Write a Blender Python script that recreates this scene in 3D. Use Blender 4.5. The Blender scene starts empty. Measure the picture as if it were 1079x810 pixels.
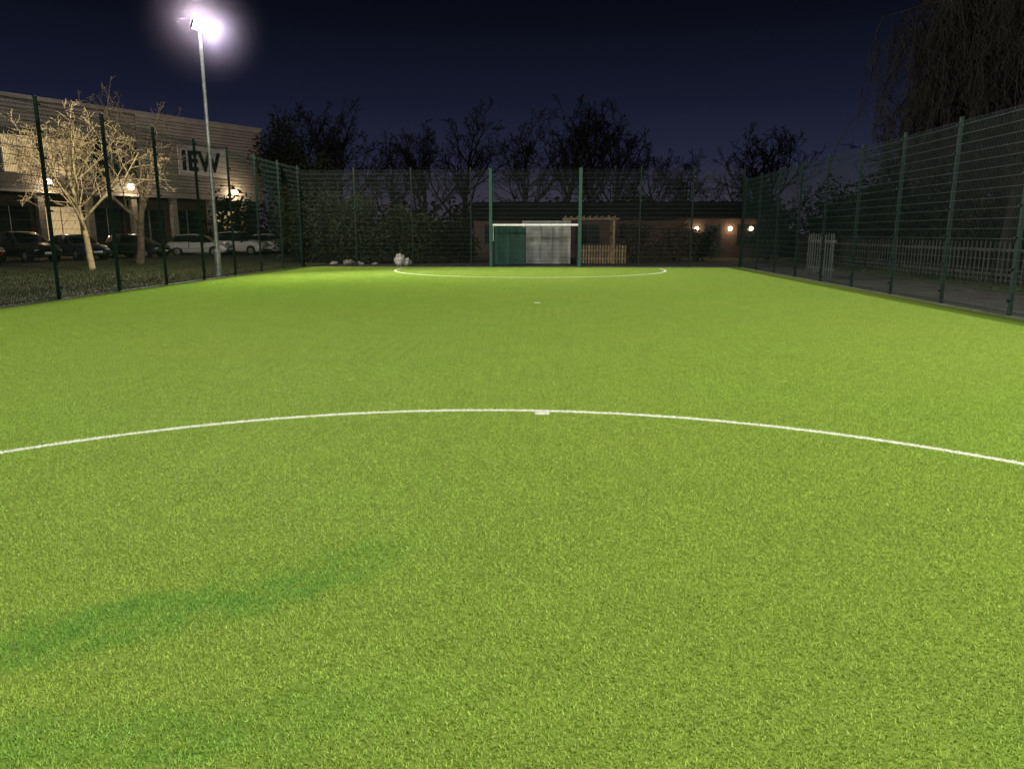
import bpy, math, random, bmesh
import numpy as np
from mathutils import Vector, Matrix
from mathutils import noise as mn
random.seed(5); np.random.seed(5)
S=bpy.context.scene
COL=S.collection
R=math.radians

# ---------------------------------------------------------------- materials
def newmat(name):
    m=bpy.data.materials.new(name); m.use_nodes=True
    nt=m.node_tree; b=nt.nodes['Principled BSDF']
    return m,nt,b
def N(nt,t,**k):
    n=nt.nodes.new(t)
    for a,v in k.items(): setattr(n,a,v)
    return n
def math_(nt,op,a,b=None,c=None,clamp=False):
    n=N(nt,'ShaderNodeMath',operation=op,use_clamp=clamp)
    for i,v in enumerate((a,b,c)):
        if v is None: continue
        if isinstance(v,(int,float)): n.inputs[i].default_value=v
        else: nt.links.new(v,n.inputs[i])
    return n.outputs[0]
def mixc(nt,f,a,b,bt='MIX'):
    n=N(nt,'ShaderNodeMix',data_type='RGBA',blend_type=bt)
    for s,v in ((0,f),(6,a),(7,b)):
        if isinstance(v,(int,float)): n.inputs[s].default_value=v
        elif isinstance(v,tuple): n.inputs[s].default_value=(*v,1)
        else: nt.links.new(v,n.inputs[s])
    return n.outputs[2]
def noise(nt,vec,scale,detail=4,rough=.55):
    n=N(nt,'ShaderNodeTexNoise'); n.inputs['Scale'].default_value=scale
    n.inputs['Detail'].default_value=detail; n.inputs['Roughness'].default_value=rough
    if vec is not None: nt.links.new(vec,n.inputs['Vector'])
    return n.outputs['Fac']
def ramp(nt,f,a,b):
    n=N(nt,'ShaderNodeMapRange'); n.clamp=True; n.interpolation_type='SMOOTHSTEP'
    nt.links.new(f,n.inputs[0]); n.inputs[1].default_value=a; n.inputs[2].default_value=b
    return n.outputs[0]
def mat(name,c1,c2=None,scale=3,rough=.7,metal=0,bump=0,bscale=None,emit=None,es=0,spec=.4):
    m,nt,b=newmat(name)
    g=N(nt,'ShaderNodeNewGeometry').outputs['Position']
    c2=c2 or tuple(x*.7 for x in c1)
    f=ramp(nt,noise(nt,g,scale),.35,.65)
    nt.links.new(mixc(nt,f,c1,c2),b.inputs['Base Color'])
    b.inputs['Roughness'].default_value=rough; b.inputs['Metallic'].default_value=metal
    b.inputs['Specular IOR Level'].default_value=spec
    if bump:
        bn=N(nt,'ShaderNodeBump'); bn.inputs['Strength'].default_value=bump; bn.inputs['Distance'].default_value=.02
        nt.links.new(noise(nt,g,bscale or scale*8),bn.inputs['Height']); nt.links.new(bn.outputs[0],b.inputs['Normal'])
    if emit:
        b.inputs['Emission Color'].default_value=(*emit,1); b.inputs['Emission Strength'].default_value=es
    return m
def emis(name,c,s):
    m,nt,b=newmat(name)
    b.inputs['Base Color'].default_value=(.8,.8,.8,1)
    b.inputs['Emission Color'].default_value=(*c,1); b.inputs['Emission Strength'].default_value=s
    return m

CC=(-.3,1.2); CR=5.4
DC=(-.85,32.9); DR=5.85
def turf_mat(name,blade):
    m,nt,b=newmat(name)
    P=N(nt,'ShaderNodeNewGeometry').outputs['Position']
    sx=N(nt,'ShaderNodeSeparateXYZ'); nt.links.new(P,sx.inputs[0]); X,Y=sx.outputs[0],sx.outputs[1]
    cb=N(nt,'ShaderNodeCombineXYZ'); nt.links.new(X,cb.inputs[0]); nt.links.new(Y,cb.inputs[1]); XY=cb.outputs[0]
    big=ramp(nt,noise(nt,XY,.25,3),.35,.65)
    mid=ramp(nt,noise(nt,XY,1.9,5,.65),.3,.7)
    clump=ramp(nt,noise(nt,XY,13,4,.7),.3,.7)
    fine=ramp(nt,noise(nt,XY,48,4,.75),.3,.7)
    c=mixc(nt,big,(.184,.338,.032),(.228,.332,.036))
    c=mixc(nt,math_(nt,'MULTIPLY',mid,.62),c,(.148,.254,.026))
    c=mixc(nt,math_(nt,'MULTIPLY',clump,.5),c,(.122,.205,.020))
    c=mixc(nt,math_(nt,'MULTIPLY',fine,.7),c,(.305,.398,.085))
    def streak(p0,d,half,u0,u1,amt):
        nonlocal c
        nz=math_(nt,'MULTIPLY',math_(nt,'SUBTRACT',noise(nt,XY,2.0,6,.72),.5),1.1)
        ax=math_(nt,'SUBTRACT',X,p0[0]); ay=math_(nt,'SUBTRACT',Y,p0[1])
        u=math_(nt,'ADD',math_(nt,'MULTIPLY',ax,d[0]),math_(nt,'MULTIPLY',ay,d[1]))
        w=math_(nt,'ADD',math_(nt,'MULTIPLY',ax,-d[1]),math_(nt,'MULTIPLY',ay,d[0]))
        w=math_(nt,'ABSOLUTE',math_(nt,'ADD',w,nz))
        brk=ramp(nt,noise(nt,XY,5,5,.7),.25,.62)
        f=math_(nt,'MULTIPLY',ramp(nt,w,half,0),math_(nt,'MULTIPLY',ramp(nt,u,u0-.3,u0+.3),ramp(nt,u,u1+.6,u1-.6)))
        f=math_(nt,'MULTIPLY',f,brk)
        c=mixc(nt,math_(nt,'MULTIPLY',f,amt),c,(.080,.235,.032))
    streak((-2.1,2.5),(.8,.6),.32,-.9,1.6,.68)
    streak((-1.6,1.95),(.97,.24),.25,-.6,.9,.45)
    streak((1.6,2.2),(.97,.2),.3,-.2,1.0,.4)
    if blade:
        at=N(nt,'ShaderNodeAttribute',attribute_name='rnd')
        c=mixc(nt,1.0,c,mixc(nt,at.outputs['Fac'],(.47,.50,.42),(1.50,1.44,1.7)),'MULTIPLY')
    def ring(cx,cy,r,w):
        v=N(nt,'ShaderNodeVectorMath',operation='DISTANCE'); nt.links.new(XY,v.inputs[0]); v.inputs[1].default_value=(cx,cy,0)
        d=math_(nt,'ABSOLUTE',math_(nt,'SUBTRACT',v.outputs['Value'],r))
        return ramp(nt,d,w/2+.006,w/2-.006)
    def rect(cx,cy,hx,hy):
        a=ramp(nt,math_(nt,'ABSOLUTE',math_(nt,'SUBTRACT',X,cx)),hx+.005,hx-.005)
        e=ramp(nt,math_(nt,'ABSOLUTE',math_(nt,'SUBTRACT',Y,cy)),hy+.005,hy-.005)
        return math_(nt,'MULTIPLY',a,e)
    L=ring(CC[0],CC[1],CR,.066)
    D=math_(nt,'MULTIPLY',ring(DC[0],DC[1],DR,.11),ramp(nt,Y,DC[1]+.9,DC[1]+.8))
    L=math_(nt,'MAXIMUM',L,D)
    L=math_(nt,'MAXIMUM',L,rect(-.05,6.50,.065,.045))
    L=math_(nt,'MAXIMUM',L,rect(-.27,17.2,.07,.08))
    wear=ramp(nt,noise(nt,XY,9,5,.7),.2,.45)
    L=math_(nt,'MULTIPLY',L,math_(nt,'MULTIPLY_ADD',wear,.3,.58))
    c=mixc(nt,L,c,(.8,.8,.74))
    if not blade: c=mixc(nt,1.0,c,(.55,.55,.5),'MULTIPLY')
    nt.links.new(c,b.inputs['Base Color'])
    b.inputs['Roughness'].default_value=.85; b.inputs['Specular IOR Level'].default_value=.08
    return m
M_turf=turf_mat('turf_backing',False); M_blade=turf_mat('turf_fibre',True)
M_grass=mat('rough_grass',(.032,.055,.014),(.042,.042,.018),scale=1.2,rough=.9,bump=.8,bscale=14)
M_asph=mat('asphalt',(.05,.05,.052),(.035,.035,.037),scale=2,rough=.85,bump=.3,bscale=60)
M_pave=mat('paving',(.085,.08,.075),(.055,.052,.048),scale=1.5,rough=.85,bump=.2,bscale=30)
M_kerb=mat('concrete_edge',(.09,.09,.08),(.05,.05,.045),scale=4,rough=.85)
M_green=mat('green_powder_coat',(.0055,.018,.014),(.004,.014,.011),scale=3,rough=.55,spec=.2)
M_greenb=mat('green_goal_paint',(.014,.070,.043),(.012,.055,.034),scale=3,rough=.5,spec=.3)
M_wire=mat('green_wire',(.010,.023,.019),(.008,.018,.015),scale=3,rough=.5,spec=.3)
M_white=mat('white_paint',(.78,.79,.77),(.66,.67,.64),scale=6,rough=.45)
M_galv=mat('galvanised_steel',(.42,.43,.44),(.3,.31,.32),scale=6,rough=.45,metal=.5)
M_pale=mat('galvanised_pales',(.08,.084,.08),(.055,.058,.055),scale=6,rough=.6)
M_weath=mat('weathered_pales',(.030,.029,.027),(.017,.016,.015),scale=3,rough=.85)
M_bark=mat('bark_pale',(.56,.45,.25),(.42,.32,.18),scale=5,rough=.9)
M_bark2=mat('bark_brown',(.20,.155,.10),(.12,.095,.065),scale=5,rough=.9)
M_barkd=mat('bark_dark',(.015,.013,.011),(.010,.009,.008),scale=5,rough=.9,spec=.1)
M_leafd=mat('leaf_dark',(.010,.015,.008),(.015,.017,.009),scale=1.5,rough=.9,spec=.1)
M_leafm=mat('leaf_shrub',(.018,.032,.013),(.026,.028,.013),scale=2.2,rough=.8,spec=.2)
M_leafb=mat('leaf_russet',(.07,.035,.02),(.035,.032,.016),scale=2.5,rough=.8)
M_wood=mat('timber_pale',(.28,.20,.11),(.18,.125,.075),scale=4,rough=.75)
M_steelw=mat('container_paint',(.46,.48,.44),(.31,.32,.30),scale=1.5,rough=.5)
M_panel=mat('green_panel',(.012,.085,.055),(.009,.062,.04),scale=1.5,rough=.6)
M_clad=mat('cladding_panel',(.38,.345,.315),(.30,.27,.25),scale=.6,rough=.6)
M_cladd=mat('cladding_dark',(.13,.115,.105),(.09,.082,.078),scale=.6,rough=.6)
M_fascia=mat('sign_fascia',(.72,.69,.65),(.62,.60,.56),scale=.8,rough=.5)
M_render=mat('column_render',(.3,.27,.23),(.22,.2,.17),scale=1,rough=.8)
M_dark=mat('dark_trim',(.02,.02,.022),(.015,.015,.016),scale=2,rough=.5)
M_glass=mat('window_glass_dark',(.012,.014,.018),(.02,.022,.026),scale=.8,rough=.08,spec=.6)
M_warm=emis('lit_lamp_warm',(1,.76,.45),30)
M_room=mat('lit_room',(.5,.4,.25),(.2,.15,.08),scale=1.6,emit=(1,.72,.36),es=.6)
M_led=emis('led_panel',(1,.97,.92),220)
M_roof=mat('roof_felt',(.012,.012,.013),(.009,.009,.010),scale=1,rough=.9,spec=.1)
M_tyre=mat('tyre',(.02,.02,.02),(.015,.015,.015),rough=.85)
M_sack=mat('white_sack',(.6,.6,.58),(.42,.42,.40),scale=8,rough=.6)
M_stone=mat('pale_stone',(.22,.21,.19),(.12,.12,.11),scale=6,rough=.9)
M_leaflit=mat('fallen_leaves',(.09,.05,.02),(.045,.028,.012),scale=9,rough=.8)
M_brick,nt,b=newmat('brick')
tc=N(nt,'ShaderNodeTexCoord'); mp=N(nt,'ShaderNodeMapping'); mp.inputs['Rotation'].default_value=(R(90),0,0)
nt.links.new(tc.outputs['Object'],mp.inputs[0])
bt=N(nt,'ShaderNodeTexBrick'); nt.links.new(mp.outputs[0],bt.inputs[0]); bt.inputs['Scale'].default_value=1
bt.inputs['Brick Width'].default_value=.225; bt.inputs['Row Height'].default_value=.075; bt.inputs['Mortar Size'].default_value=.008
bt.inputs['Color1'].default_value=(.065,.034,.026,1); bt.inputs['Color2'].default_value=(.045,.025,.02,1); bt.inputs['Mortar'].default_value=(.07,.063,.058,1)
nt.links.new(bt.outputs[0],b.inputs['Base Color']); b.inputs['Roughness'].default_value=.9

# ---------------------------------------------------------------- mesh builder
class MB:
    def __init__(s): s.v=[];s.f=[];s.mi=[]
    def quad(s,pts,m=0):
        i=len(s.v); s.v+= [tuple(p) for p in pts]; s.f.append(tuple(range(i,i+len(pts)))); s.mi.append(m)
    def box(s,x0,x1,y0,y1,z0,z1,m=0):
        i=len(s.v)
        s.v+=[(x0,y0,z0),(x1,y0,z0),(x1,y1,z0),(x0,y1,z0),(x0,y0,z1),(x1,y0,z1),(x1,y1,z1),(x0,y1,z1)]
        for q in ((0,3,2,1),(4,5,6,7),(0,1,5,4),(1,2,6,5),(2,3,7,6),(3,0,4,7)):
            s.f.append(tuple(i+k for k in q)); s.mi.append(m)
    def tube(s,pts,rad,n=8,m=0,caps=True):
        pts=[Vector(p) for p in pts]; base=len(s.v); K=len(pts)
        for k,p in enumerate(pts):
            d=(pts[min(k+1,K-1)]-pts[max(k-1,0)]).normalized()
            a=d.orthogonal().normalized() if k==0 else (a-d*a.dot(d)).normalized()
            c=d.cross(a); r=rad[k] if isinstance(rad,(list,tuple)) else rad
            for j in range(n):
                t=2*math.pi*j/n; s.v.append(tuple(p+a*math.cos(t)*r+c*math.sin(t)*r))
        for k in range(K-1):
            for j in range(n):
                j2=(j+1)%n; s.f.append((base+k*n+j,base+k*n+j2,base+(k+1)*n+j2,base+(k+1)*n+j)); s.mi.append(m)
        if caps:
            s.f.append(tuple(base+j for j in range(n))[::-1]); s.mi.append(m)
            s.f.append(tuple(base+(K-1)*n+j for j in range(n))); s.mi.append(m)
    def mesh(s,name,mats,smooth=False):
        me=bpy.data.meshes.new(name); me.from_pydata(s.v,[],s.f)
        for m in mats: me.materials.append(m)
        me.polygons.foreach_set('material_index',s.mi)
        if smooth: me.polygons.foreach_set('use_smooth',[True]*len(s.f))
        me.update(); return me
    def obj(s,name,mats,parent=None,smooth=False,loc=(0,0,0),rot=0,bevel=0):
        return place(s.mesh(name,mats,smooth),name,parent,loc,rot,bevel)
def place(me,name,parent=None,loc=(0,0,0),rot=0,bevel=0,scale=1):
    o=bpy.data.objects.new(name,me); COL.objects.link(o); o.location=loc; o.rotation_euler=(0,0,rot)
    o.scale=(scale,)*3 if isinstance(scale,(int,float)) else scale
    if parent: o.parent=parent
    if bevel:
        md=o.modifiers.new('bev','BEVEL'); md.width=bevel; md.segments=2
    return o
def empty(name,loc=(0,0,0),rot=0):
    o=bpy.data.objects.new(name,None); COL.objects.link(o); o.location=loc; o.rotation_euler=(0,0,rot); return o

# ---------------------------------------------------------------- ground
XL,XR,YB,Y0=-11.8,8.9,35.5,-6.0
g=MB(); g.quad([(-500,-200,-.03),(500,-200,-.03),(500,900,-.03),(-500,900,-.03)]); g.obj('ground',[M_grass])
g=MB(); g.quad([(XL,Y0,0),(XR,Y0,0),(XR,YB,0),(XL,YB,0)]); g.obj('artificial_turf_pitch',[M_turf])
g=MB()
g.box(XL-.12,XL+.02,Y0,YB+.12,-.05,.02); g.box(XR-.02,XR+.12,Y0,YB+.12,-.05,.02); g.box(XL+.02,XR-.02,YB,YB+.12,-.05,.02)
g.obj('pitch_edging_kerb',[M_kerb],bevel=.008)

tiles=bpy.data.collections.new('turf_tiles')
def tile(seed,n=26000):
    r=np.random.RandomState(seed)
    x=r.rand(n)-.5; y=r.rand(n)-.5
    def field(kmax,m=20):
        f=np.zeros(n)
        for _ in range(m):
            kx,ky=r.randint(-kmax,kmax+1,2); f+=np.sin(2*np.pi*(kx*x+ky*y)+r.rand()*6.28)
        return f/math.sqrt(m)
    fx,fy,fh=field(44),field(44),field(42)
    h=.0095*(1+.38*fh)*(.7+.6*r.rand(n)); h=np.clip(h,.002,.019)
    lx=.0025*fx+r.randn(n)*.0050; ly=.0025*fy+r.randn(n)*.0050
    a=r.rand(n)*np.pi; w=.0018+.0007*r.rand(n)
    ax,ay=np.cos(a)*w,np.sin(a)*w
    v=np.empty((n,3,3))
    v[:,0]=np.stack([x-ax,y-ay,np.zeros(n)],1); v[:,1]=np.stack([x+ax,y+ay,np.zeros(n)],1); v[:,2]=np.stack([x+lx,y+ly,h],1)
    me=bpy.data.meshes.new('turf_tile'); me.vertices.add(3*n); me.vertices.foreach_set('co',v.ravel())
    me.loops.add(3*n); me.loops.foreach_set('vertex_index',np.arange(3*n)); me.polygons.add(n)
    me.polygons.foreach_set('loop_start',np.arange(0,3*n,3)); me.update(calc_edges=True)
    at=me.attributes.new('rnd','FLOAT','FACE'); at.data.foreach_set('value',np.clip(r.rand(n)*.7+.15+.18*fh,0,1))
    me.materials.append(M_blade)
    o=bpy.data.objects.new('turf_tile_%d'%seed,me); tiles.objects.link(o)
for s in range(5): tile(s)
pts=[(XL+.5+i*1.0,Y0+.5+j,0) for i in range(21) for j in range(42) if XL+.5+i<XR-.3 and Y0+.5+j<YB]
me=bpy.data.meshes.new('artificial_turf_fibres'); me.from_pydata(pts,[],[])
ft=place(me,'artificial_turf_fibres')
ng=bpy.data.node_groups.new('scatter','GeometryNodeTree')
ng.interface.new_socket('Geometry',in_out='INPUT',socket_type='NodeSocketGeometry')
ng.interface.new_socket('Geometry',in_out='OUTPUT',socket_type='NodeSocketGeometry')
gi=ng.nodes.new('NodeGroupInput'); go=ng.nodes.new('NodeGroupOutput')
ip=ng.nodes.new('GeometryNodeInstanceOnPoints'); ci=ng.nodes.new('GeometryNodeCollectionInfo')
ci.inputs['Collection'].default_value=tiles; ci.inputs['Separate Children'].default_value=True; ci.inputs['Reset Children'].default_value=True
def rint(mx,seed):
    n=ng.nodes.new('FunctionNodeRandomValue'); n.data_type='INT'; n.inputs['Seed'].default_value=seed
    for i_ in n.inputs:
        if i_.type=='INT' and i_.enabled and i_.name=='Min': i_.default_value=0
        if i_.type=='INT' and i_.enabled and i_.name=='Max': i_.default_value=mx
    return [o for o in n.outputs if o.type=='INT' and o.enabled][0]
mu=ng.nodes.new('ShaderNodeMath'); mu.operation='MULTIPLY'; mu.inputs[1].default_value=math.pi/2
cx=ng.nodes.new('ShaderNodeCombineXYZ')
ng.links.new(rint(3,0),mu.inputs[0]); ng.links.new(mu.outputs[0],cx.inputs[2]); ng.links.new(cx.outputs[0],ip.inputs['Rotation'])
ip.inputs['Pick Instance'].default_value=True
ng.links.new(gi.outputs[0],ip.inputs['Points']); ng.links.new(ci.outputs[0],ip.inputs['Instance'])
ng.links.new(rint(4,7),ip.inputs['Instance Index'])
ng.links.new(ip.outputs[0],go.inputs[0])
md=ft.modifiers.new('scatter','NODES'); md.node_group=ng

g=MB(); g.quad([(-24.5,70,-.022),(-16,70,-.022),(-28,33,-.022),(-50,15,-.022),(-60,40,-.022),(-36,60,-.022)]); g.obj('car_park_road',[M_asph])
g=MB(); g.quad([(9.6,Y0,-.022),(12.4,Y0,-.022),(12.4,46,-.022),(9.6,46,-.022)]); g.obj('footpath',[M_pave])
g=MB(); g.quad([(-12,36.2,-.018),(9.4,36.2,-.018),(9.4,47.5,-.018),(-12,47.5,-.018)]); g.obj('yard_pavement',[M_pave])
g=MB(); rr=random.Random(3)
def leaf(x,y,s,z0):
    a=rr.uniform(0,6.3); c,sn=math.cos(a)*s,math.sin(a)*s; z=z0+rr.uniform(.0,.012)
    g.quad([(x-c,y-sn,z),(x+sn*.6,y-c*.6,z+rr.uniform(0,.6)*s),(x+c,y+sn,z+.3*s),(x-sn*.6,y+c*.6,z)])
for _ in range(5000): leaf(XL-.2-abs(rr.gauss(0,3.2)),rr.uniform(10,38),rr.uniform(.02,.05),-.015)
for _ in range(60): leaf(XL+.1+rr.random()**2*3.5,rr.uniform(10,35),rr.uniform(.015,.035),.012)
for _ in range(40): leaf(XR-.1-rr.random()**2*3,rr.uniform(8,35),rr.uniform(.015,.03),.012)
for x,y in ((-2.08,2.54),(-3.3,5.9),(2.6,4.6),(4.1,8.3),(-1.1,9.2),(1.2,13)): leaf(x,y,.014,.012)
g.obj('fallen_leaves',[M_leaflit])
g=MB(); rr=random.Random(8)
for _ in range(30000):
    if rr.random()<.78: x=XL-.15-rr.random()**1.5*11; y=rr.uniform(11,40)
    else: x=rr.uniform(12.5,20); y=rr.uniform(10,40)
    h=rr.uniform(.03,.09); a=rr.uniform(0,6.3); c,sn=math.cos(a)*.012,math.sin(a)*.012
    g.quad([(x-c,y-sn,-.03),(x+c,y+sn,-.03),(x+rr.gauss(0,.03),y+rr.gauss(0,.03),h)])
g.obj('rough_grass_blades',[M_grass])

# ---------------------------------------------------------------- weldmesh fences
def fence(name,p0,p1,H,posts,holes=(),side=1):
    root=empty(name)
    p0=Vector((*p0,0)); p1=Vector((*p1,0)); D=p1-p0; L=D.length; d=D.normalized(); nrm=Vector((-d.y,d.x,0))*side
    w=MB()
    def bar(a,b,z0,z1,off,t):
        q=[p0+d*a+nrm*(off-t),p0+d*b+nrm*(off-t),p0+d*b+nrm*(off+t),p0+d*a+nrm*(off+t)]
        i=len(w.v); w.v+=[(v.x,v.y,z0) for v in q]+[(v.x,v.y,z1) for v in q]
        for f in ((0,3,2,1),(4,5,6,7),(0,1,5,4),(1,2,6,5),(2,3,7,6),(3,0,4,7)): w.f.append(tuple(i+k for k in f)); w.mi.append(0)
    def spans(z):
        sp=[(0,L)]
        for (a,b,zt) in holes:
            if z<zt:
                ns=[]
                for (s,e) in sp:
                    if a>s and b<e: ns+=[(s,a),(b,e)]
                    else: ns.append((s,e))
                sp=ns
        return sp
    z=.08
    while z<H-.02:
        for s,e in spans(z): bar(s,e,z-.004,z+.004,.008,.004); bar(s,e,z-.004,z+.004,-.008,.004)
        z+=.2
    u=.025
    while u<L:
        zb=.04
        for (a,b,zt) in holes:
            if a<u<b: zb=zt
        bar(u-.0025,u+.0025,zb,H-.03,0,.0025); u+=.05
    w.obj('mesh_wires',[M_wire],root)
    pb=MB()
    for u in posts:
        c=p0+d*u+nrm*.06
        pb.box(c.x-.035,c.x+.035,c.y-.035,c.y+.035,-.05,H+.06)
        pb.box(c.x-.04,c.x+.04,c.y-.04,c.y+.04,H+.06,H+.075)
        k=.3
        while k<H:
            e=p0+d*u-nrm*.005; pb.box(e.x-.03,e.x+.03,e.y-.03,e.y+.03,k-.02,k+.02); k+=.6
    pb.obj('posts',[M_green],root,bevel=.004)
    return root
sidep=[YB-2.58*k-Y0 for k in range(0,17) if YB-2.58*k>Y0]
fence('mesh_fence',(XL,Y0),(XL,YB),4.6,sidep,side=1)
fence('mesh_fence',(XR,Y0),(XR,YB),4.0,sidep,side=-1)
GX0,GX1=-2.75,1.42
o=-XL
fence('mesh_fence',(XL,YB),(XR,YB),4.5,[.0,2.6,5.3,8.1,16.0,18.4,20.7],holes=((GX0+o+.06,GX1+o-.06,1.95),),side=1)

gr=empty('goal_recess')
g=MB()
for x in (GX0,GX1): g.box(x-.075,x+.075,YB-.17,YB+.0-.02,-.02,4.5); g.box(x-.09,x+.09,YB-.185,YB-.005,4.5,4.52)
g.obj('tall_posts',[M_greenb],gr,bevel=.01)
g=MB(); g.tube([(GX0+.09,YB-.1,1.94),(GX1-.09,YB-.1,1.94)],.055,14); g.tube([(GX0+.11,YB-.1,1.2),(GX0+.11,YB-.1,1.885)],.018,10)
g.obj('goal_crossbar',[M_white],gr,smooth=False)
g=MB()
for x in (GX0,GX1):
    for k in range(24):
        y=YB+.05+k*.05; g.box(x-.003,x+.003,y-.003,y+.003,0,1.95)
    for k in range(11): g.box(x-.005,x+.005,YB,YB+1.2,.03+k*.19-.004,.03+k*.19+.004)
k=GX0
while k<GX1: g.box(k-.003,k+.003,YB+1.2,YB+1.206,0,1.95); k+=.06
for k in range(11): g.box(GX0,GX1,YB+1.19,YB+1.2,.03+k*.19-.004,.03+k*.19+.004)
g.box(GX0,GX0+.08,YB+1.15,YB+1.23,0,2.0); g.box(GX1-.08,GX1,YB+1.15,YB+1.23,0,2.0)
g.obj('recess_mesh',[M_wire],gr)

# ---------------------------------------------------------------- floodlight masts
def mast(x,y,h,aim,watt,name='floodlight_mast',col=(1,.96,.88),spill=0,cone=150,blend=.7,halo=False):
    root=empty(name,(x,y,0))
    g=MB(); g.tube([(0,0,-.02),(0,0,.9),(0,0,1.0),(0,0,h)],[.11,.11,.075,.05],14)
    g.box(-.16,.16,-.16,.16,-.02,.02); g.obj('column',[M_galv],root,smooth=False)
    a=Vector((aim[0]-x,aim[1]-y,aim[2]-h)); az=math.atan2(a.y,a.x)
    c,s=math.cos(az),math.sin(az)
    g=MB(); g.tube([(-s*.35,c*.35,h),(s*.35,-c*.35,h)],.03,8); g.obj('cross_arm',[M_galv],root)
    for k in (-1,1):
        hb=MB(); hb.box(-.04,.05,-.19,.19,-.17,.17,0)
        for q in range(6): hb.box(-.09,-.04,-.17+q*.065,-.16+q*.065,-.13,.13,0)
        hb.box(.05,.058,-.17,.17,-.15,.15,1)
        o=hb.obj('floodlight_head',[M_dark,M_led],root,bevel=0)
        o.location=(s*.21*k+c*.12,-c*.21*k+s*.12,h+.06); o.rotation_euler=(0,R(30),az)
    ld=bpy.data.lights.new('flood','SPOT'); ld.energy=watt; ld.spot_size=R(cone); ld.spot_blend=blend; ld.color=col; ld.shadow_soft_size=.25
    lo=bpy.data.objects.new('flood_beam',ld); COL.objects.link(lo); lo.parent=root
    lo.location=(c*.35,s*.35,h+.0); lo.rotation_euler=a.to_track_quat('-Z','Y').to_euler()
    if spill:
        pd=bpy.data.lights.new('spill','POINT'); pd.energy=spill; pd.color=(1,.9,.72); pd.shadow_soft_size=.2
        po=bpy.data.objects.new('flood_spill',pd); COL.objects.link(po); po.parent=root; po.location=(-c*.1,-s*.1,h+.35)
    if halo:
        bm=bmesh.new(); bmesh.ops.create_icosphere(bm,subdivisions=4,radius=2.8); me=bpy.data.meshes.new('lamp_halo_ball'); bm.to_mesh(me); bm.free()  # added scattering ball, imitates the lens glare round the lamp head
        m=bpy.data.materials.new('lamp_halo_scatter'); m.use_nodes=True; nt=m.node_tree; nt.nodes.remove(nt.nodes['Principled BSDF'])
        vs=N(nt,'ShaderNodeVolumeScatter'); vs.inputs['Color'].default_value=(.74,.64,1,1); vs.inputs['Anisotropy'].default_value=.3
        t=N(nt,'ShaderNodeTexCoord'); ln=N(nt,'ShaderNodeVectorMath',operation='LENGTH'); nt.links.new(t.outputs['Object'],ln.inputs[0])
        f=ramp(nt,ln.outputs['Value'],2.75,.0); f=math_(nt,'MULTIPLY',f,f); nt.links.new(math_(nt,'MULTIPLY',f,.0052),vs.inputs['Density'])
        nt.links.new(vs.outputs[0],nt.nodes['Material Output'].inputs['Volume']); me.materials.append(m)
        place(me,'lamp_halo_ball',root,(c*.1,s*.1,h+.1))
    return root
mast(-12.3,27.3,8.6,(0,21.5,0),26500,spill=7200,halo=True,cone=128,blend=.75)
mast(-12.3,-4.0,8.7,(1,7,0),9800,col=(1,.95,.80))
mast(9.6,1.0,8.7,(-2,11,0),10300,col=(1,.97,.88),cone=132)
mast(9.9,-5.2,8.7,(0,4,0),4300,cone=140)

# ---------------------------------------------------------------- trees
def tree_mesh(name,seed,h,r0,nch,lenf,mats,trunk=.75,ang=(32,62),wob=(.06,.16,.22,.3,.35),lift=(.0,.10,.08,.05,.02),start=.3,minr=.010,weep=None,lean=0,strands=4):
    rnd=random.Random(seed); g=MB()
    def br(p,d,L,r,l):
        n=(9,6,4,3,2,2)[l]
        pts=[p.copy()]; dirs=[d.copy()]
        for i in range(n):
            d=(d+Vector((rnd.gauss(0,1),rnd.gauss(0,1),rnd.gauss(0,.7)))*wob[min(l,4)]+Vector((0,0,lift[min(l,4)]))).normalized()
            if weep and l>=2: d=(d+Vector((0,0,-.25*l*weep))).normalized()
            p=p+d*(L/n); pts.append(p.copy()); dirs.append(d.copy())
        tip=.35 if l==0 else .3
        rad=[max(minr,r*(1-(1-tip)*i/n)) for i in range(n+1)]
        g.tube(pts,rad,(9,6,4,3,3,3)[l],caps=False)
        if l<len(nch):
            for j in range(nch[l]):
                t=start+(1-start)*((j+rnd.random())/nch[l]) if l==0 else .2+.8*((j+rnd.random())/nch[l])
                k=min(int(t*n),n-1); q=pts[k].lerp(pts[k+1],t*n-k); dd=dirs[k+1]
                a=R(rnd.uniform(*ang)); perp=dd.orthogonal().normalized(); perp.rotate(Matrix.Rotation(rnd.uniform(0,6.28),3,dd))
                cd=(dd*math.cos(a)+perp*math.sin(a)).normalized()
                br(q,cd,L*lenf[l]*(1.2-.65*t)*rnd.uniform(.75,1.2),max(minr,rad[k]*.6),l+1)
        elif weep:
            for j in range(strands):
                q=pts[rnd.randint(1,n)]; P=[q]; dd=Vector((rnd.gauss(0,.5),rnd.gauss(0,.5),-.2)); Lw=rnd.uniform(1.0,3.4)
                for i in range(6):
                    dd=(dd+Vector((rnd.gauss(0,.09),rnd.gauss(0,.09),-.45))).normalized(); q=q+dd*Lw/6; P.append(q)
                g.tube(P,[.012]*6+[.006],3,caps=False)
                for i in range(1,6):
                    for _ in range(2):
                        e=P[i]; g.tube([e,e+Vector((rnd.gauss(0,.12),rnd.gauss(0,.12),-.2)),e+Vector((rnd.gauss(0,.16),rnd.gauss(0,.16),-.5))],[.009,.008,.006],3,caps=False)
    br(Vector((0,0,-.1)),Vector((lean,0,1)).normalized(),h*trunk,r0,0)
    return g.mesh(name,mats,True)
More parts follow.
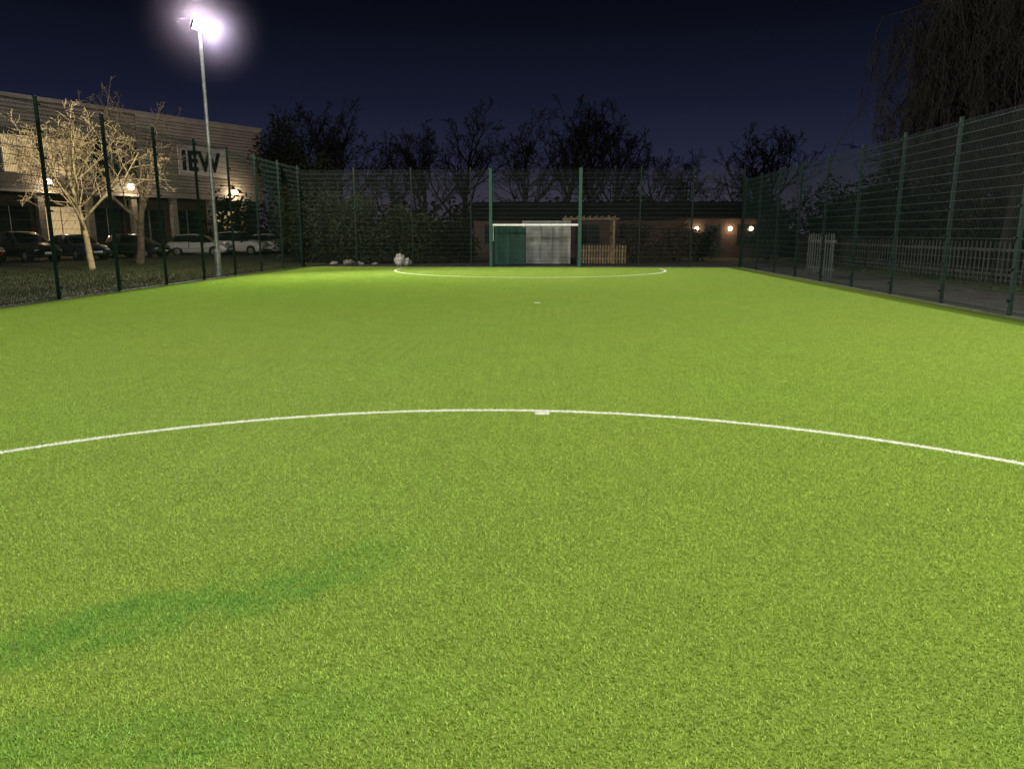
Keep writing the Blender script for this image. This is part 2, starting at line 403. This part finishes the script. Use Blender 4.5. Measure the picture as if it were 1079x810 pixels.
def leafcloud(g,blobs,n,size,seed,m=0):
    r=random.Random(seed); tot=sum(b[3]*b[4]*b[5] for b in blobs)
    for (cx,cy,cz,rx,ry,rz) in blobs:
        k=int(n*rx*ry*rz/tot)+5
        for _ in range(k):
            u=Vector((r.gauss(0,1),r.gauss(0,1),r.gauss(0,1))).normalized()*(r.random()**.33)*(1+.18*r.gauss(0,1))
            p=Vector((cx+u.x*rx,cy+u.y*ry,max(.02,cz+u.z*rz)))
            a=Vector((r.gauss(0,1),r.gauss(0,1),r.gauss(0,.6))).normalized(); b=a.orthogonal().normalized(); b.rotate(Matrix.Rotation(r.uniform(0,6.28),3,a))
            s=size*r.uniform(.5,1.3); g.quad([p-a*s,p+b*s*.45,p+a*s,p-b*s*.45],m)
t1=tree_mesh('bare_tree_a',11,7.8,.15,(11,7,6,4),(.88,.60,.55,.5),[M_bark],trunk=.60,start=.36,minr=.010,ang=(30,60),lift=(0,.05,.05,.04,.02))
place(t1,'bare_tree',loc=(-20.4,32.5,0),rot=1.0)
t2=tree_mesh('bare_tree_b',23,9.9,.22,(9,6,4,3),(.88,.60,.55,.5),[M_bark2],trunk=.58,start=.34,minr=.009,ang=(28,55),lift=(0,.06,.05,.04,.02))
place(t2,'bare_tree',loc=(-21.6,38.6,0),rot=.4)
tb=[tree_mesh('bare_tree_c%d'%k,40+k,10.5,.22,(12,7,5,4),(.66,.58,.52,.5),[M_barkd],trunk=.74,start=.25,minr=.015,ang=(24,52)) for k in range(4)]
BG=[(-9.3,58,0,.96),(-7.0,61,1,1.0),(-1.8,59,2,.98),(.6,57,0,1.02),(3.2,58,3,1.0),(5.0,60,2,.94),(8.6,57,0,.74),(10.4,59,1,.68),(14.4,54,2,.82),(15.6,55,3,.80),(-12.6,60,1,.84),(-18.6,64,0,1.1),(-16.4,60,2,1.08),(24,50,1,.9)]
for i,(x,y,k,s) in enumerate(BG): place(tb[k],'bare_tree',loc=(x,y,0),rot=i*1.3,scale=(s*1.05,s*1.05,s*(.95+.08*(i%2))))
g=MB(); leafcloud(g,[(0,0,3,1.2,1.2,3),(.4,0,6,1.8,1.6,2.2),(-.9,.3,7.0,1.3,1.3,1.6),(1.2,.2,7.6,1.1,1.1,1.4),(.1,0,8.6,1.0,1,1.3)],7000,.14,4,1)
g.tube([(0,0,-.1),(.1,0,4),(0,.1,8),(.1,0,10)],[.3,.22,.14,.05],8,0)
g.obj('ivy_tree',[M_barkd,M_leafd],loc=(-20.0,56,0))
g=MB(); leafcloud(g,[(0,0,2.5,1.8,1.6,2.4),(.8,0,4.6,1.3,1.2,1.8)],6000,.15,5,1); g.tube([(0,0,-.1),(.1,0,4)],[.2,.1],8,0)
g.obj('ivy_tree',[M_barkd,M_leafd],loc=(-15.5,48,0))
wb=tree_mesh('weeping_birch_mesh',77,14,.3,(15,8,6),(.46,.55,.55),[M_barkd],trunk=.92,start=.3,minr=.012,weep=.5,ang=(40,72))
place(wb,'weeping_birch_tree',loc=(15.0,25.5,0),rot=.5)
place(wb,'weeping_birch_tree',loc=(18.6,27,0),rot=2.2,scale=1.1)
g=MB(); bl=[]; rr=random.Random(9)
for k in range(70):
    x=-75+k*2.3; h=rr.uniform(3.4,5.2); bl.append((x,64+rr.uniform(-2,2),h*.45,2.2,1.8,h*.55))
for k in range(26):
    y=8+k*2.2; h=rr.uniform(4.4,6.6); bl.append((23+rr.uniform(-1.5,1.5),y,h*.45,2.0,2.0,h*.55))
leafcloud(g,bl,56000,.27,10); g.obj('distant_tree_line',[M_leafd])
def shrub(name,x,y,w,h,m,seed,n=5000,sz=.09,dep=1.0):
    r=random.Random(seed); g=MB(); b=[]
    for k in range(9): b.append((r.uniform(-w,w)*.7,r.uniform(-dep,dep)*.6,r.uniform(.3,.75)*h,w*r.uniform(.3,.5),dep*.6,h*r.uniform(.2,.35)))
    b.append((0,0,h*.3,w,dep,h*.32)); leafcloud(g,b,n,sz,seed,0)
    for k in range(8):
        a=r.uniform(0,6.28); g.tube([(0,0,0),(math.cos(a)*w*.4,math.sin(a)*dep*.3,h*.5),(math.cos(a)*w*.7,math.sin(a)*dep*.5,h*.85)],[.05,.03,.012],5,1)
    g.obj(name,[m,M_barkd],loc=(x,y,0))
shrub('evergreen_shrub',-10.2,38.6,1.8,3.9,M_leafm,1,9000)
shrub('evergreen_shrub',-7.3,39.4,1.6,3.3,M_leafm,2,7000)
shrub('evergreen_shrub',-12.8,39.6,1.7,4.2,M_leafm,3,7000)
shrub('evergreen_shrub',-4.9,41.0,1.2,2.6,M_leafd,8,4000)
shrub('beech_hedge',4.6,41.5,1.3,2.4,M_leafb,4,5000,.07)
shrub('beech_hedge',6.9,42.2,1.3,2.2,M_leafb,5,5000,.07)
shrub('evergreen_shrub',8.8,45,1.0,2.0,M_leafd,16,3000)
shrub('evergreen_shrub',12.6,44,1.1,3.2,M_leafd,6,4000)
shrub('evergreen_shrub',15.5,38,1.6,3.4,M_leafd,7,5000)
shrub('evergreen_shrub',16.8,30,1.8,3.2,M_leafd,12,5000)
shrub('evergreen_shrub',16.5,22.5,1.7,2.9,M_leafd,13,5000)

# ---------------------------------------------------------------- things behind the goal
cr=empty('storage_container',(-.15,38.9,0))
g=MB(); n=22; w=2.3
for k in range(n*2):
    xa=-w/2+k*w/(2*n); xb=xa+w/(2*n); ya=0 if k%2 else .03
    g.quad([(xa,ya,.12),(xb,ya,.12),(xb,ya,2.1),(xa,ya,2.1)])
    g.quad([(xb,0,.12),(xb,.03,.12),(xb,.03,2.1),(xb,0,2.1)])
g.box(-w/2-.06,w/2+.06,.035,4.5,.1,2.12); g.box(-w/2-.07,w/2+.07,-.04,.03,2.1,2.18); g.box(-w/2-.07,w/2+.07,-.04,.03,.02,.12)
g.box(-w/2-.09,-w/2,-.045,.03,.02,2.19); g.box(w/2,w/2+.09,-.045,.03,.02,2.19)
for x in (-.3,.3): g.tube([(x,-.05,.15),(x,-.05,2.1)],.02,8)
g.obj('corrugated_shell',[M_steelw],cr)
g=MB()
for k in range(2): g.box(-2.72+k*.76,-2.72+k*.76+.74,37.5,37.54,.03,1.85)
for x in (-2.74,-1.96,-1.2): g.box(x-.03,x+.03,37.54,37.6,0,1.9)
g.obj('green_hoarding',[M_panel],bevel=.006)
def picket(name,p0,p1,h,m,gap=.14,w=.08,t=.02):
    p0=Vector((*p0,0)); p1=Vector((*p1,0)); L=(p1-p0).length; g=MB(); u=0; q=random.Random(int(gap*100))
    while u<L:
        hh=h+q.uniform(-.025,.02)
        g.box(u,u+w,-t,0,.05,hh-.06)
        g.quad([(u,-t,hh-.06),(u+w,-t,hh-.06),(u+w/2,-t,hh)]); g.quad([(u,0,hh-.06),(u+w/2,0,hh),(u+w,0,hh-.06)])
        u+=gap
    for z in (.3,h-.3): g.box(0,L,.001,.05,z-.04,z+.04)
    u=0
    while u<=L+.01: g.box(u-.04,u+.04,.051,.13,0,h-.05); u+=2.4
    g.obj(name,[m],loc=p0,rot=math.atan2(p1.y-p0.y,p1.x-p0.x))
picket('timber_picket_fence',(1.55,38.2),(3.9,38.2),1.0,M_wood)
picket('palisade_fence',(14.2,44),(14.2,8),1.35,M_weath,gap=.26,w=.08)
picket('palisade_fence',(10.0,29.6),(9.9,26.6),1.6,M_pale,gap=.28,w=.08)
g=MB()
for x in (1.0,3.35):
    for y in (39.6,41.6): g.box(x-.06,x+.06,y-.06,y+.06,0,2.25)
for y in (39.6,41.6): g.box(.7,3.65,y-.04,y+.04,2.252,2.36)
for k in range(9): g.box(.8+k*.32,.85+k*.32,39.2,42,2.362,2.44)
g.box(3.3,3.4,39.75,41.5,1.5,1.6); g.obj('timber_pergola',[M_wood],bevel=.006)
def lump(name,x,y,r,h,m,seed):
    me=bpy.data.meshes.new(name)
    bm=bmesh.new(); bmesh.ops.create_icosphere(bm,subdivisions=3,radius=1)
    for v in bm.verts:
        k=1+.35*mn.noise(v.co*1.3+Vector((seed,0,0)))+.12*mn.noise(v.co*4+Vector((seed,3,0))); v.co=Vector((v.co.x*r*k,v.co.y*r*k,(v.co.z+.85)*h/2*k))
    bm.to_mesh(me); bm.free(); me.materials.append(m); me.polygons.foreach_set('use_smooth',[True]*len(me.polygons))
    place(me,name,loc=(x,y,0))
lump('white_sack',-7.3,36.3,.24,.72,M_sack,2); lump('white_sack',-7.0,36.5,.22,.4,M_sack,5)
for i,(x,y,r_) in enumerate([(-9.9,36.6,.3),(-9.3,36.5,.22),(-8.6,36.7,.16),(-10.7,36.8,.2)]): lump('garden_boulder',x,y,r_,r_,M_stone,20+i)

bb=empty('brick_nursery_building',(0,50,0))
g=MB(); g.box(-5,15,0,7,-.03,2.7); g.obj('walls',[M_brick],bb)
g=MB(); g.quad([(-5.4,-.5,2.6),(15.4,-.5,2.6),(15.4,3.5,3.7),(-5.4,3.5,3.7)]); g.quad([(-5.4,7.5,2.6),(-5.4,3.5,3.7),(15.4,3.5,3.7),(15.4,7.5,2.6)])
g.quad([(-5,0,2.7),(-5,3.5,3.6),(-5,7,2.7)]); g.quad([(15,0,2.7),(15,7,2.7),(15,3.5,3.6)]); g.box(-5.4,15.4,-.56,-.5,2.48,2.62); g.obj('roof',[M_roof],bb)
g=MB(); gw=MB()
for x in (-3.5,-.5,2.5,5.5,13.0):
    g.box(x-.75,x+.75,-.03,-.004,.9,2.1,0)
    for q in (x-.78,x,x+.78): gw.box(q-.03,q+.03,-.06,-.031,.87,2.13)
    gw.box(x-.81,x+.81,-.09,-.061,.82,.87)
g.obj('windows',[M_glass],bb); gw.obj('window_frames',[M_weath],bb)
g=MB(); g.box(10.2,11.1,-.04,-.004,0,2.05); g.box(10.1,10.2,-.06,-.004,0,2.15); g.box(11.1,11.2,-.06,-.004,0,2.15); g.obj('door',[M_dark],bb)
def walllamp(parent,x,z,en,y=-.12,r=.09,col=(1,.66,.32)):
    g=MB()
    g.tube([(x,y,z-r),(x,y,z-r*.7),(x,y,z),(x,y,z+r*.7),(x,y,z+r)],[r*.3,r*.8,r,r*.8,r*.3],10,0); g.box(x-.07,x+.07,y+.04,0-.002,z-.03,z+.08,1)
    g.obj('wall_lamp',[M_warm,M_dark],parent)
    l=bpy.data.lights.new('wl','POINT'); l.energy=en; l.color=col; l.shadow_soft_size=.08
    o=bpy.data.objects.new('wall_lamp_light',l); COL.objects.link(o); o.parent=parent; o.location=(x,y-.35,z-.05)
for x,e_ in ((9.6,26),(11.75,28),(13.1,14),(14.6,10)): walllamp(bb,x,1.85,e_,r=.12)

# ---------------------------------------------------------------- left office building
ob=empty('office_building',(-36.1,49.7,0),math.atan2(.87,.49))
s0,s1=-26.0,20.8
g=MB(); g.box(s0,s1,1.2,16,-.03,4.4,0); g.obj('ground_floor_walls',[M_brick],ob)
g=MB(); g.box(s0,s1,0,16,4.4,10.4,0)
z=4.5
while z<10.3:
    g.box(9.2,s1+.03,-.035,-.0,z,z+.20,1); z+=.26
z=8.5
while z<10.3:
    g.box(s0,9.1,-.035,-.0,z,z+.20,1); z+=.26
g.obj('upper_walls',[M_cladd,M_clad],ob)
g=MB(); g.box(s0-.15,s1+.15,-.2,16.1,10.41,10.65); g.box(s0,s1,-.12,-.001,4.3,4.48); g.obj('parapet',[M_clad],ob)
g=MB(); g.box(s0+.3,s1-.3,.3,15.5,10.66,10.7); g.obj('roof',[M_roof],ob)
g=MB(); gf=MB(); x=s0+.6; i=0
while x<8.2:
    lit= i in (9,10,11)
    g.box(x,x+2.0,-.03,-.002,5.6,8.0,1 if lit else 0)
    for q in (x-.05,x+.97,x+2.0): gf.box(q,q+.06,-.075,-.031,5.55,8.05)
    gf.box(x-.05,x+2.06,-.08,-.031,7.2,7.26); gf.box(x-.08,x+2.1,-.1,-.031,5.48,5.55)
    x+=2.5; i+=1
x=s0+1; i=0
while x<s1-2:
    g.box(x,x+2.6,1.15,1.198,.4,3.4,1 if i in (8,12) else 0); gf.box(x+1.27,x+1.33,1.11,1.149,.4,3.4); x+=3.4; i+=1
g.obj('windows',[M_glass,M_room],ob); gf.obj('window_frames',[M_galv],ob)
g=MB(); x=s0+.3
while x<s1: g.box(x,x+.45,.05,.5,-.03,4.29); x+=3.4
g.obj('columns',[M_render],ob,bevel=.01)
g=MB(); g.box(16,17,1.14,1.198,0,2.3); g.box(15.9,16,1.1,1.198,0,2.4); g.box(17,17.1,1.1,1.198,0,2.4); g.obj('door',[M_dark],ob)
for x in (2.2,8.2,17.6): walllamp(ob,x,5.0,190,y=-.25,r=.22,col=(1,.74,.45))
g=MB(); g.box(12.5,17.3,-.09,-.037,6.2,8.5); g.obj('sign_fascia',[M_fascia],ob,bevel=.01)
tcu=bpy.data.curves.new('sign','FONT'); tcu.body='IEW'; tcu.size=2.15; tcu.extrude=.03; tcu.offset=.07; tcu.space_character=1.08
to=bpy.data.objects.new('sign_lettering',tcu); COL.objects.link(to); to.parent=ob; to.location=(12.75,-.125,6.6); to.rotation_euler=(R(90),0,0); to.scale=(.9,1,1); tcu.materials.append(M_dark)

# ---------------------------------------------------------------- cars
def carmat(n,c):
    m=mat(n,c,tuple(x*.92 for x in c),scale=2,rough=.28,spec=.6); m.node_tree.nodes['Principled BSDF'].inputs['Coat Weight'].default_value=.6; return m
M_tail=mat('tail_lamp',(.25,.01,.01),rough=.3); M_head=mat('head_lamp',(.6,.6,.6),rough=.1)
M_plate=mat('number_plate',(.6,.55,.2),rough=.5)
def car(loc,rot,paint,kind=0):
    root=empty('parked_car',loc,rot)
    st=[(-2.15,.42,.72,.78,.68,.72,.58),(-2.08,.30,.86,.98,.80,.84,.62),(-1.9,.24,.94,1.24,.86,.88,.62),(-1.45,.22,.96,1.45,.88,.9,.62),(-.5,.2,.95,1.51,.88,.9,.63),(.15,.2,.94,1.46,.88,.9,.62),(.6,.2,.93,1.25,.88,.9,.64),(1.05,.2,.92,.99,.88,.89,.68),(1.65,.22,.83,.87,.87,.86,.66),(2.02,.28,.68,.73,.80,.79,.6),(2.15,.40,.55,.6,.68,.68,.52)]
    if kind: st=[(a,b,c*1.06,d*(1.12 if d>1 else 1.08),e,f,h) for a,b,c,d,e,f,h in st]
    g=MB(); n=0
    for (x,zl,zb,zt,wl,wb,wt) in st:
        half=[(wl*.85,zl),(wl,zl+.08),(wb+.01,(zl+zb)/2),(wb,zb-.02),(wb-.02,zb+.01),(wt+.03,zt-.05),(wt-.06,zt)]
        full=[(x,a,z) for a,z in half]+[(x,0,zt+.025)]+[(x,-a,z) for a,z in half[::-1]]+[(x,0,zl)]
        g.v+=full; n=len(full)
    for k in range(len(st)-1):
        for j in range(n):
            j2=(j+1)%n; m=0
            if j in (4,9) and 2<=k<=6: m=1
            if j in (5,6,7,8) and k in (5,6): m=1
            if j in (4,5,6,7,8,9) and k in (1,): m=1
            if j in (5,6,7,8) and k==2: m=1
            g.f.append((k*n+j,k*n+j2,(k+1)*n+j2,(k+1)*n+j)); g.mi.append(m)
    g.f.append(tuple(range(n))); g.mi.append(0); g.f.append(tuple((len(st)-1)*n+j for j in range(n))[::-1]); g.mi.append(0)
    g.obj('body',[paint,M_glass],root,smooth=True)
    g=MB()
    for x in (-1.32,1.32):
        for s in (-1,1):
            g.tube([(x,s*.70,.31),(x,s*.715,.31),(x,s*.9,.31),(x,s*.915,.31)],[.28,.31,.31,.28],22,0)
            g.tube([(x,s*.916,.31),(x,s*.925,.31)],[.2,.17],14,1)
            g.tube([(x,s*.60,.33),(x,s*.905,.33)],.37,20,2,)
    g.obj('wheels',[M_tyre,M_galv,M_dark],root)
    g=MB()
    for s in (-1,1):
        g.box(-2.16,-2.02,s*.72-.1,s*.72+.1,.68,.86,0); g.box(1.96,2.1,s*.62-.14,s*.62+.14,.56,.68,1); g.box(.62,.75,s*.98-.09,s*.98+.09,.92,1.04,2)
    g.box(-2.19,-2.15,-.26,.26,.5,.61,3); g.box(2.15,2.18,-.26,.26,.42,.53,4); g.box(2.1,2.17,-.45,.45,.3,.4,2)
    g.box(-.5,-.44,-.912,-.90,.5,.94,2); g.box(-.5,-.44,.90,.912,.5,.94,2)
    g.obj('lamps_and_trim',[M_tail,M_head,M_dark,M_plate,M_white],root,bevel=.01)
cw=carmat('car_paint_white',(.8,.81,.82)); cs=carmat('car_paint_silver',(.62,.64,.66)); ck=carmat('car_paint_black',(.025,.025,.03)); crd=carmat('car_paint_maroon',(.28,.02,.02)); cb_=carmat('car_paint_blue',(.04,.05,.10))
def C(s,off=8.5): return (-36.1+.49*s+.87*off,49.7+.87*s-.49*off,-.02)
az=math.atan2(-.49,.87)
for s,p,k,dr in ((-6.5,crd,0,.05),(-3.6,ck,1,.1),(-.6,cb_,0,.0),(3.2,ck,0,.3),(8.0,cs,0,.5),(11.4,cw,1,.35),(14.6,cw,0,.6),(-10,cs,0,0)):
    car(C(s),az+dr,p,k)

# ---------------------------------------------------------------- sky
w=bpy.data.worlds.new('World'); S.world=w; w.use_nodes=True; nt=w.node_tree
bg=nt.nodes['Background']; tc=N(nt,'ShaderNodeTexCoord'); sx=N(nt,'ShaderNodeSeparateXYZ'); nt.links.new(tc.outputs['Generated'],sx.inputs[0])
cr_=N(nt,'ShaderNodeValToRGB'); nt.links.new(sx.outputs[2],cr_.inputs[0]); e=cr_.color_ramp
e.elements[0].position=0; e.elements[0].color=(.056,.044,.062,1)
e.elements[1].position=.09; e.elements[1].color=(.0175,.0200,.043,1)
for p,c in ((.16,(.0082,.0100,.0245,1)),(.24,(.0036,.0046,.0108,1)),(.31,(.0017,.0021,.0045,1)),(1,(.001,.001,.002,1))):
    x=e.elements.new(p); x.color=c
nt.links.new(cr_.outputs[0],bg.inputs[0]); bg.inputs[1].default_value=1.0

# ---------------------------------------------------------------- camera
cd=bpy.data.cameras.new('Camera'); cam=bpy.data.objects.new('Camera',cd); COL.objects.link(cam); S.camera=cam
cam.location=(0,0,1.6); cam.rotation_euler=(R(90-11.59),0,R(2.84)); cd.sensor_width=36; cd.lens=26.02; cd.clip_end=2000; cd.clip_start=.05
S.view_settings.view_transform='Standard'; S.view_settings.look='None'; S.view_settings.exposure=0
